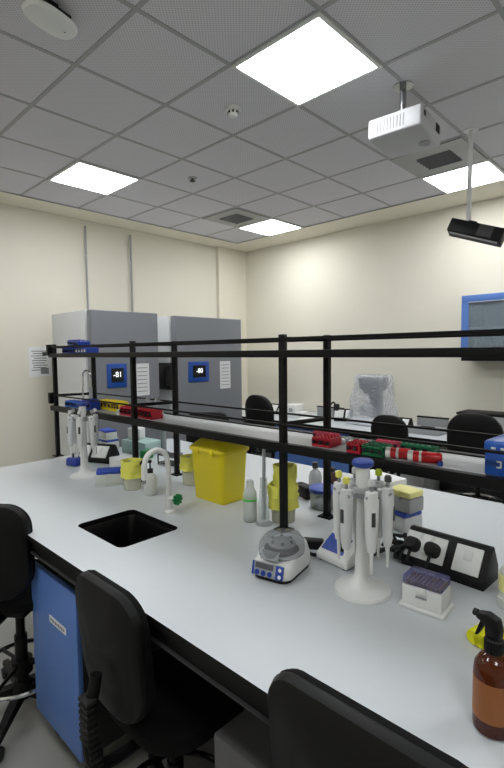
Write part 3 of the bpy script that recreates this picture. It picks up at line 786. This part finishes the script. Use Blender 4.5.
bottle('reagent_bottle', 'clear glass bottle with black and white cap behind the blue-lidded tub', -1.34, 1.83, [(0, 0), (.03, 0), (.032, .006), (.032, .095), (.026, .118), (.012, .13), (.012, .14), (0, .14)], 'clear_grey', [(0, .139), (.015, .139), (.015, .165), (.0, .165)], 'slat_dark')
bottle('reagent_bottle', 'small brown glass bottle partly hidden by a rear rack post', -1.265, 1.86, [(0, 0), (.034, 0), (.036, .006), (.036, .09), (.03, .112), (.014, .124), (.014, .13), (0, .13)], 'amber_glass', [(0, .129), (.016, .129), (.016, .146), (0, .146)], 'slat_dark')
t = thing('lidded_tub', 'clear round tub with bright blue lid by a rear rack post', 'tub', (-1.215, 1.715, BZ))
MB().lathe([(0, 0), (.052, 0), (.056, .005), (.057, .075), (0, .075)], n=32).build('tub', 'clear_grey', t)
MB().lathe([(0, .075), (.06, .075), (.062, .08), (.062, .092), (.056, .096), (.02, .1), (0, .1)], n=32).build('lid', 'lid_blue', t, 'blue lid')
t = bottle('reagent_bottle', 'translucent bottle with pale yellow fill at the right picture edge', -.355, 1.372, [(0, 0), (.03, 0), (.033, .005), (.033, .03), (.03, .032), (.03, .1), (.02, .115), (0, .115)], 'frost_white')
MB().lathe([(.0302, .05), (.0306, .05), (.0306, .095), (.0302, .095)]).build('label_band', 'yellow_lid', t, 'pale yellow band')

# amber trigger spray bottle
t = thing('spray_bottle', 'amber glass spray bottle with black trigger head at the front right', 'spray bottle', (-.258, .9, BZ), math.radians(-12))
MB().lathe([(0, 0), (.026, 0), (.0335, .005), (.0348, .012), (.0348, .118), (.033, .132), (.025, .146), (.0145, .154), (.013, .16), (0, .16)], n=36).build('body', 'amber_glass', t)
MB().lathe([(.0349, .032), (.0352, .032), (.0352, .108), (.0349, .108)], n=36).build('label_wrap', 'amber_label', t, 'plain brown-orange label wrap')
h_ = MB(); h_.lathe([(0, .158), (.0165, .158), (.0165, .182), (.013, .185), (0, .185)], n=24)
for k in range(20): h_.box((.0167*math.cos(k*PI/10), .0167*math.sin(k*PI/10), .17), (.0018, .0018, .022), rz=k*PI/10)
c_ = h_.build('collar', 'plastic_black', t)
b = MB(); b.prism([(-.014, 0), (.012, 0), (.014, .018), (.009, .04), (-.012, .046), (-.032, .04), (-.034, .03), (-.016, .022)], .02, tf=at(0, .01, .184) @ RX, bev=.004); hd = b.build('trigger_head', 'plastic_black', t)
b = MB(); b.prism([(-.017, .024), (-.024, .03), (-.032, .004), (-.036, -.008), (-.031, -.008), (-.025, .004)], .012, tf=at(0, .006, .184) @ RX, bev=.0015); b.build('trigger', 'plastic_black', hd)
b = MB(); b.cyl((-.033, 0, .219), (-.04, 0, .219), .007); b.build('nozzle', 'rubber_black', hd)

t.scale = (.98, .98, .945)

# ribbed yellow block behind the spray bottle
b = MB()
for k in range(7): b.lathe([(0, -.035), (.017, -.035), (.019, -.03), (.019, .03), (.017, .035), (0, .035)], n=12, tf=at(-.05+.017*k, 0, .019) @ Matrix.Rotation(PI/2, 4, 'X'))
b.box((0, 0, .014), (.12, .06, .028), bev=.006)
tag(b.build('ribbed_pad', 'yellow_foam'), 'bright yellow ribbed pad lying behind the amber spray bottle', 'pad', (-.315, 1.155, BZ), math.radians(-14))

# blue holder at the rack end
t = thing('tube_holder', 'small dark blue holder with a black knob beside the farther pipette stand', 'holder', (-2.84, 1.335, BZ), .3)
MB().box((0, 0, .026), (.085, .06, .052), bev=.012, taper=1.1, seg=3).build('body', 'rack_blue', t)
b = MB(); b.lathe([(0, .05), (.008, .05), (.012, .066), (.01, .078), (0, .08)], n=14); b.build('knob', 'rubber_black', t)
b = MB(); b.cyl((.02, -.01, .05), (.024, -.014, .075), .006, n=8); b.build('peg', 'white_plastic', t)

# white foam boxes behind the nearer stand
t = thing('foam_box', 'white foam box standing behind the nearer pipette stand', 'box', (-1.0, 1.83, BZ), math.radians(-14))
MB().box((0, 0, .065), (.19, .12, .13), bev=.006).build('tub', 'styro', t)
MB().box((0, 0, .145), (.196, .126, .03), bev=.006).build('lid', 'styro', t)

# cables
def cable(label, pts, r=.004, m='rubber_black', sm=3):
    return tag(MB().tube(pts, r, n=8, smooth=sm).build('cable', m), label, 'cable')
rnd = random.Random(3)
def tangle(cx, cy, n, sx, sy, zz=.03):
    return [(cx+rnd.uniform(-sx, sx), cy+rnd.uniform(-sy, sy), BZ+.006+rnd.random()*zz) for _ in range(n)]
cable('tangled black cable coiled between the vortex mixer and the nearer socket box', [(-.775, 1.37, BZ+.02)]+tangle(-.725, 1.44, 30, .055, .07, .06)+[(-.70, 1.45, BZ+.05)], .005)
cable('black cable loop lying behind the tangle, touching the nearer socket box', tangle(-.73, 1.5, 16, .06, .06, .07), .0044)
cable('black cable running from the rear of the mini centrifuge towards the vortex mixer', [(-.955, 1.225, BZ+.03), (-.95, 1.26, BZ+.012), (-.93, 1.275, BZ+.006), (-.9, 1.32, BZ+.02)], .006)
t = thing('power_adapter', 'black power adapter lying behind the mini centrifuge', 'adapter', (-.985, 1.33, BZ), .5)
MB().box((0, 0, .016), (.075, .04, .032), bev=.006).build('body', 'plastic_black', t)
MB().tube([(.035, 0, .016), (.06, 0, .016), (.075, -.01, .008)], .005, n=8, smooth=2).build('cord', 'rubber_black', t)
cable('black cable looping on the bench behind the yellow-lined cups', [(-1.5, 1.83, BZ+.006), (-1.46, 1.78, BZ+.03), (-1.43, 1.84, BZ+.05), (-1.38, 1.86, BZ+.02), (-1.33, 1.83, BZ+.03), (-1.27, 1.84, BZ+.01)], .007)
t = thing('power_adapter', 'black power adapter behind the yellow-lined cups near the clear bottle', 'adapter', (-1.36, 1.78, BZ), -.4)
MB().box((0, 0, .03), (.09, .05, .06), bev=.01).build('body', 'plastic_black', t)
MB().box((.04, 0, .03), (.02, .02, .02), bev=.004).build('pin_block', 'slat_dark', t)

# things behind the rack on the far half of the bench
tag(MB().box((0, 0, .045), (.26, .16, .09), bev=.004).build('carton', 'teal_card'), 'pale teal carton lying behind the left rack bay', 'carton', (-2.85, 1.84, BZ), .1)
tag(MB().box((0, 0, .04), (.1, .08, .08), bev=.008).build('carton', 'white_card'), 'small white pack standing on top of the teal carton', 'pack', (-2.92, 1.84, BZ+.0905), .5)
tag(MB().box((0, 0, .03), (.06, .08, .06), bev=.01).build('carton', 'valve_green'), 'small green box between the teal carton and the wire rack', 'box', (-2.66, 1.75, BZ), .4)
tag(MB().box((0, 0, .035), (.16, .11, .07), bev=.005).build('carton', 'white_card'), 'low white box behind the white tap and first lined cup', 'box', (-2.52, 1.49, BZ), -.1)
for k, (x, y) in enumerate(((-2.72, 1.93), (-2.6, 1.96))):
    tt = thing('measuring_cylinder', ['clear glass cylinder, left of the two behind the rack', 'clear glass cylinder, right of the two behind the rack'][k], 'cylinder', (x, y, BZ), 0, 'clear cylinders behind the rack')
    MB().lathe([(0, 0), (.036, 0), (.036, .008), (.02, .014), (0, .014)]).build('foot', 'clear_grey', tt)
    MB().lathe([(.02, .013), (.02, .25), (.024, .256), (.017, .256), (.017, .02), (0, .02)]).build('tube', 'clear_grey', tt)
t = thing('wire_rack', 'dark wire rack lying behind the white tap', 'rack', (-2.37, 1.75, BZ), .05)
for k, z in enumerate((.012, .062)):
    q = MB(); q.box((0, -.04, z), (.2, .006, .006)); q.box((0, .04, z), (.2, .006, .006))
    for j in range(9): q.box((-.1+.025*j, 0, z), (.005, .08, .005))
    q.build('grid', 'slat_dark', t)
q = MB()
for sx in (-.098, .098):
    for sy in (-.04, .04): q.box((sx, sy, .033), (.006, .006, .066))
q.build('upright', 'slat_dark', t)
t = thing('plastic_sack', 'crumpled whitish plastic sack between the tap and the large yellow bin', 'sack', (-2.2, 1.86, BZ), 0)
b = MB(); rg = []
for z, k in ((0, .85), (.02, 1), (.07, .95), (.11, .75), (.14, .45), (.16, .3)):
    rg.append([((.085+.009*math.sin(5*a+z*60)+.006*math.sin(9*a-z*90))*k*math.cos(a), (.06+.007*math.sin(7*a+z*50))*k*math.sin(a), z) for a in (2*PI*i/40 for i in range(40))])
b.loft(rg); b.build('body', 'sheet_plastic', t)
t = thing('arched_stand', 'slim chrome arched stand rising from the lower shelf at the rack end', 'stand', (-3.03, 1.53, SZ), .3)
b = MB(); b.tube([(-.036, 0, .005), (-.036, 0, .2), (-.03, 0, .232), (0, 0, .245), (.03, 0, .232), (.036, 0, .2), (.036, 0, .005)], .0065, smooth=2); b.build('arch', 'chrome', t)
MB().box((0, 0, .004), (.11, .06, .008), bev=.003).build('base', 'device_grey', t)
MB().cyl((.036, 0, .02), (.036, 0, .13), .011).build('sleeve', 'device_grey', t)
# ------------------------------------------------------------------ things on the shelves
def tube_rack(label, m, x, y, z, rz=0, w_=.16, d_=.07, h=.05, nx=7, ny=3, group=None, tilt=None, wells='well_dark'):
    t = thing('tube_rack', label, 'tube rack', (x, y, z), rz, group)
    if tilt: t.rotation_euler = (tilt[0], tilt[1], rz)
    b = MB(); b.box((0, 0, h-.005), (w_, d_, .01), bev=.002); b.box((0, 0, .006), (w_, d_, .012), bev=.002)
    for s_ in (-1, 1): b.box((s_*(w_/2-.004), 0, h/2), (.008, d_-.004, h-.01))
    b.box((0, 0, h*.55), (w_-.01, d_-.012, .006))
    for i in range(0, nx, 2): b.box((-w_/2+w_*(i+.5)/nx, -d_/2-.0008, h*.5), (w_/nx*.8, .0016, h*.4), mi=1)
    b.build('frame', [m, wells], t)
    b = MB(); r = .36*min(w_/nx, d_/ny)
    for i in range(nx):
        for j in range(ny): b.lathe([(r, h-.0005), (r, h+.0035), (r*.7, h+.0035), (r*.7, h+.0006), (0, h+.0006)], n=10, c=(-w_/2+w_*(i+.5)/nx, -d_/2+d_*(j+.5)/ny, 0))
    b.build('wells', m, t)
    return t
# lower shelf, left to right
tube_rack('pale blue tube rack at the left end of the lower shelf', 'box_blue_lid', -3.06, 1.46, SZ, .05, .15, .07, .038)
tube_rack('deep blue tube rack behind the farther pipette stand cap, lower shelf', 'rack_blue', -2.83, 1.455, SZ, -.1, .13, .07, .062)
tube_rack('yellow tube rack, left one of the yellow pair on the lower shelf', 'rack_yellow', -2.77, 1.54, SZ, .12, .13, .07, .055)
tube_rack('yellow tube rack, right one of the yellow pair on the lower shelf', 'rack_yellow', -2.62, 1.53, SZ, -.08, .13, .07, .058)
tube_rack('red tube rack, left one of the pair behind the second front rack post', 'rack_red', -2.36, 1.465, SZ, .05, .15, .075, .05)
tube_rack('red tube rack, right one of the pair behind the second front rack post', 'rack_red', -2.19, 1.465, SZ, -.05, .15, .075, .052)
t = thing('cap', 'small white screw cap on the lower shelf left of the red racks', 'cap', (-2.455, 1.44, SZ))
MB().lathe([(0, 0), (.02, 0), (.02, .026), (.017, .03), (0, .03)], n=20).build('body', 'white_plastic', t)
for k, (x, y, lb) in enumerate(((-2.36, 1.57, 'clear glass flask, left one behind the red racks on the lower shelf'), (-2.26, 1.565, 'clear glass flask, right one behind the red racks on the lower shelf'))):
    tt = thing('flask', lb, 'flask', (x, y, SZ), 0, 'flasks behind the red racks')
    MB().lathe([(0, 0), (.036, 0), (.04, .006), (.03, .04), (.013, .075), (.013, .1), (.016, .104), (0, .104)]).build('body', 'clear_grey', tt)
tube_rack('bright red tube rack on the lower shelf beside the right rear rack post', 'rack_red', -1.02, 1.465, SZ, .04, .078, .085, .034, 5, 4)
tube_rack('red tube rack touching the green rack on the lower shelf front', 'rack_red', -.868, 1.44, SZ, -.03, .055, .07, .036, 4, 4)
tube_rack('green tube rack on the lower shelf front beside the red-and-white tubes', 'rack_green', -.795, 1.44, SZ, -.03, .078, .07, .036, 5, 4)
tube_rack('pink tube rack at the back edge of the lower shelf, left of the clear tubes', 'rack_pink', -1.1, 1.578, SZ, .02, .1, .05, .03, 6, 3)
tube_rack('pink tube rack at the back edge of the lower shelf, right of the clear tubes', 'rack_pink', -.82, 1.578, SZ, 0, .085, .05, .03, 5, 3)
tube_rack('green tube rack at the back edge of the lower shelf', 'rack_green', -.705, 1.572, SZ, 0, .12, .05, .03, 6, 3)
for k in range(6):
    tt = thing('sample_tube', 'clear sample tube lying among others between the two pink racks', 'tube', (-1.015+.025*k, 1.545+.012*(k % 2), SZ+.011), .4*(k % 3)-.3, 'clear tubes on the lower shelf')
    Q = Matrix.Rotation(PI/2, 4, 'X')
    MB().lathe([(0, -.045), (.004, -.044), (.0105, -.03), (.0105, .03), (0, .03)], n=14, tf=Q).build('body', 'clear_grey', tt)
    MB().lathe([(0, .03), (.011, .03), (.011, .044), (0, .044)], n=14, tf=Q).build('cap', 'white_plastic', tt)
for k, (x, y, rz, ln, lb) in enumerate(((-.72, 1.432, .3, .058, 'red tube with white cap lying on the shelf, left of the two'), (-.642, 1.43, .3, .085, 'longer red tube with white cap lying on the shelf, right of the two'))):
    tt = thing('sample_tube', lb, 'tube', (x, y, SZ+.0187), rz, 'red tubes on the lower shelf')
    Q = Matrix.Rotation(PI/2, 4, 'Y')
    MB().lathe([(0, -.02), (.016, -.02), (.0175, -.016), (.0175, ln*.72), (.014, ln-.018), (0, ln-.016)], n=22, tf=Q).build('body', 'tube_red', tt)
    MB().lathe([(.0176, .0), (.0181, 0), (.0181, .008), (.0176, .008)], n=22, tf=Q).build('stripe', 'white_plastic', tt)
    MB().lathe([(0, -.034), (.017, -.034), (.0185, -.03), (.0185, -.018), (0, -.018)], n=22, tf=Q).build('cap', 'white_plastic', tt)
t = thing('cap', 'tiny blue cap on the shelf right of the red tubes', 'cap', (-.575, 1.43, SZ))
MB().lathe([(0, 0), (.008, 0), (.008, .014), (0, .014)], n=16).build('body', 'cap_blue', t)
t = thing('instrument_box', 'blue plastic box at the right end of the visible lower shelf', 'box', (-.355, 1.475, SZ), math.radians(-3))
MB().box((0, 0, .034), (.17, .135, .068), bev=.006).build('tray', 'box_blue', t)
MB().box((0, 0, .084), (.174, .139, .03), bev=.008, seg=3).build('lid', 'box_blue_lid', t)
b = MB()
for x in (-.06, -.035, .0): b.box((x, -.0702, .079), (.012, .002, .006), bev=.0008)
b.build('catch', 'white_plastic', t)
b = MB(); b.box((-.045, -.068, .042), (.012, .002, .004)); b.box((-.04, -.068, .034), (.004, .002, .016)); b.box((-.045, -.068, .026), (.012, .002, .004)); b.build('emblem', 'white_plastic', t)
# upper shelf: three blue racks heaped together
tube_rack('blue tube rack lying flat at the left of the heap on the top shelf', 'rack_blue', -3.125, 1.5, TZ, .12, .16, .09, .04, wells='well_dark')
tube_rack('blue tube rack lying flat at the right of the heap on the top shelf', 'rack_blue', -2.945, 1.5, TZ, -.1, .17, .09, .038, wells='paper')
tube_rack('blue tube rack tilted on top of the heap on the top shelf', 'rack_blue', -3.06, 1.5, TZ+.054, -.15, .22, .085, .034, tilt=(.06, .07))

# ------------------------------------------------------------------ far bench along the back wall
FZ = .74
t = thing('wall_bench', 'low pale bench along the back wall behind the stools', 'bench', (0, 0, 0))
mb = MB(); mb.box((-2.1, 4.915, FZ-.015), (6.4, .93, .03)); mb.build('worktop', 'worktop_grey', t)
MB().box((-2.1, 4.442, FZ-.02), (6.4, .014, .04)).build('edge_band', 'black_edge', t)
MB().box((-2.1, 5.36, FZ-.11), (6.4, .03, .16)).build('rear_rail', 'black_metal', t)
for x in (-4.4, -2.7, -1.2, .4, 1.05):
    MB().box((x, 4.8, (FZ-.03)/2), (.05, .6, FZ-.03), bev=.003).build('leg', 'black_metal', t)
def base_unit(x0, x1, label, m='blue_door'):
    t = thing('base_cabinet', label, 'cabinet', (x0, 4.52, 0))
    MB().box(((x1-x0)/2, .31, .38), (x1-x0, .58, .6)).build('body', 'dark_panel', t)
    MB().box(((x1-x0)/2, .31, .04), (x1-x0-.04, .5, .08)).build('plinth', 'black_metal', t)
    n_ = max(1, round((x1-x0)/.5)); w_ = (x1-x0)/n_
    for k in range(n_):
        d = MB().box((w_*(k+.5), .01, .38), (w_-.004, .02, .59), bev=.002).build('door', m, t)
        MB().box((w_*(k+.5), -.008, .6), (.12, .016, .012), bev=.003).build('handle', 'steel', d)
base_unit(-4.37, -3.97, 'dark grey base cabinet under the back-wall bench, left of the blue ones', 'grey_panel')
base_unit(-3.95, -2.85, 'blue-doored base cabinet under the back-wall bench')
t = thing('computer_case', 'grey case on the floor below the back-wall bench, left of the foot ring', 'computer case', (-2.28, 4.74, 0))
MB().box((0, .2, .18), (.42, .4, .36), bev=.008).build('case', 'white_card', t)
MB().box((.19, -.003, .18), (.03, .008, .34), bev=.002).build('front_trim', 'white_plastic', t)
# wall side segments: low grey backboards with black top
def backboard(x0, x1, h, label, y=5.14):
    t = thing('bench_screen', label, 'screen', ((x0+x1)/2, y, FZ))
    MB().box((0, 0, h/2), (x1-x0, .03, h), bev=.003).build('panel', 'device_grey', t)
    MB().box((0, 0, h+.006), (x1-x0+.01, .04, .014), bev=.003).build('top_trim', 'black_metal', t)
backboard(-3.72, -3.32, .12, 'low grey screen on the back-wall bench, right of the white device')
t = thing('bench_balance', 'grey benchtop instrument between the two right-hand far stools', 'instrument', (-2.05, 4.78, FZ))
MB().box((0, 0, .03), (.33, .3, .06), bev=.006).build('base', 'device_grey', t)
MB().box((0, .1, .085), (.33, .03, .12), bev=.004).build('screen_panel', 'device_grey', t)
MB().box((0, .1, .15), (.335, .04, .014), bev=.003).build('top_trim', 'black_metal', t)
MB().box((0, -.04, .064), (.14, .08, .012), bev=.003).build('keypad', 'plastic_black', t)
t = thing('bench_instrument', 'large grey instrument with black top edge at far right of back-wall bench', 'instrument', (-1.5, 4.95, FZ))
MB().box((.1, 0, .11), (.75, .3, .22), bev=.006).build('housing', 'device_grey', t)
MB().box((.1, -.0, .229), (.76, .31, .018), bev=.004).build('top_trim', 'black_metal', t)
MB().box((.1, -.2, .03), (.7, .12, .06), bev=.006).build('tray', 'white_plastic', t)
socket_box(-4.25, 4.95, 0, 'far black socket box with white plates, left end of the back-wall bench', z=FZ, L=.3, s_=1.2)
socket_box(-3.2, 4.97, math.radians(20), 'far black socket box left of the plastic-covered apparatus', z=FZ, L=.22, s_=1.3)
socket_box(-2.36, 4.78, 0, 'far black socket box with white plates right of the plastic-covered apparatus', z=FZ, L=.24, s_=1.2)
t = thing('plug', 'black plug standing up in the far socket box left of the covered apparatus', 'plug', (-3.29, 4.94, FZ+.1))
MB().box((0, 0, .06), (.07, .05, .09), bev=.015).build('body', 'rubber_black', t); MB().tube([(-.02, 0, .1), (-.05, 0, .13), (-.08, 0, .09)], .01, smooth=2).build('cord', 'rubber_black', t)
t = thing('white_printer', 'small white boxy device on the back-wall bench between socket box and grey screen', 'device', (-3.9, 4.85, FZ))
MB().box((0, 0, .085), (.2, .2, .17), bev=.01).build('housing', 'white_plastic', t)
MB().box((.15, -.02, .04), (.1, .16, .08), bev=.01).build('side_unit', 'white_plastic', t)
MB().box((.03, -.101, .1), (.06, .004, .05)).build('display', 'lcd_grey', t)
tag(MB().box((0, 0, .006), (.28, .2, .012), bev=.003).build('paper_stack', 'paper'), 'white papers lying on the back-wall bench beside the white device', 'paper', (-3.58, 4.76, FZ), .2)
tag(MB().box((0, 0, .06), (.1, .1, .14), bev=.01).build('white_jar', 'white_plastic'), 'white container at the left end of the back-wall bench by the stool', 'container', (-4.62, 4.9, FZ+.011))
# covered apparatus
t = thing('covered_apparatus', 'grey apparatus under a clear plastic cover on the back-wall bench', 'apparatus', (-2.78, 4.93, FZ))
MB().box((0, 0, .04), (.4, .34, .08), bev=.01).build('base', 'white_plastic', t)
MB().box((0, .08, .27), (.12, .12, .4), bev=.01).build('column', 'scope_grey', t)
b = MB(); b.prism([(-.155, .145), (.155, .145), (.14, .03), (.03, -.06), (-.05, -.05), (-.14, .03)], .16, tf=at(0, .08, .4) @ RX, bev=.01); b.build('head', 'scope_grey', t)
MB().box((-.03, -.1, .17), (.15, .06, .12), bev=.012).build('stage', 'device_grey', t)
rg = []
def cover(w_, d_, z, amp):
    o = []
    for i, (x, y) in enumerate(roundrect(w_, d_, .05, 12)):
        a = math.atan2(y, x); k = 1+amp*(math.sin(7*a+z*19)+.6*math.sin(13*a-z*31)+.5*math.sin(3*a+z*9))
        o.append((x*k, y*k, z+.01*math.sin(5*a)*(amp > .02)))
    return o
for w_, d_, z, am in ((.52, .42, .012, .05), (.49, .4, .06, .05), (.45, .38, .16, .045), (.41, .36, .3, .035), (.37, .33, .45, .025), (.36, .32, .555, .01), (.34, .29, .58, .006)): rg.append(cover(w_, d_, z, am))
b = MB(); b.loft(rg); tag(b.build('plastic_cover', 'sheet_plastic', ang=60), 'clear crumpled plastic cover draped over the grey apparatus', 'plastic cover', (-2.78, 4.93, FZ))

# far stools and chairs
make_stool((-3.44, 3.9, 0), math.radians(-4), 'black stool with upright backrest in front of the right freezer', .62, back=(.66, 1.14), bw=.42, top_r=.17, group='far stools')
make_stool((-3.5, 3.05, 0), math.radians(40), 'black stool whose backrest top just shows above the lower shelf, before the freezers', .58, back=(.6, 1.04), bw=.42, group='far stools')
make_stool((-2.17, 4.36, 0), 0, 'black far stool in front of the plastic-covered apparatus', .52, back=(.55, .985), bw=.38, top_r=.15, group='far stools')
make_stool((-1.37, 4.22, 0), math.radians(8), 'black far stool at right with broad rounded backrest, its foot ring visible', .58, back=(.62, 1.085), bw=.43, top_r=.17, ring_z=.3, group='far stools')
for o in bpy.data.objects:
    if o.type == 'EMPTY' and o.parent is None and o.name.split('.')[0] == 'lab_stool' and o.location.y > 3:
        o['category'] = 'stool'
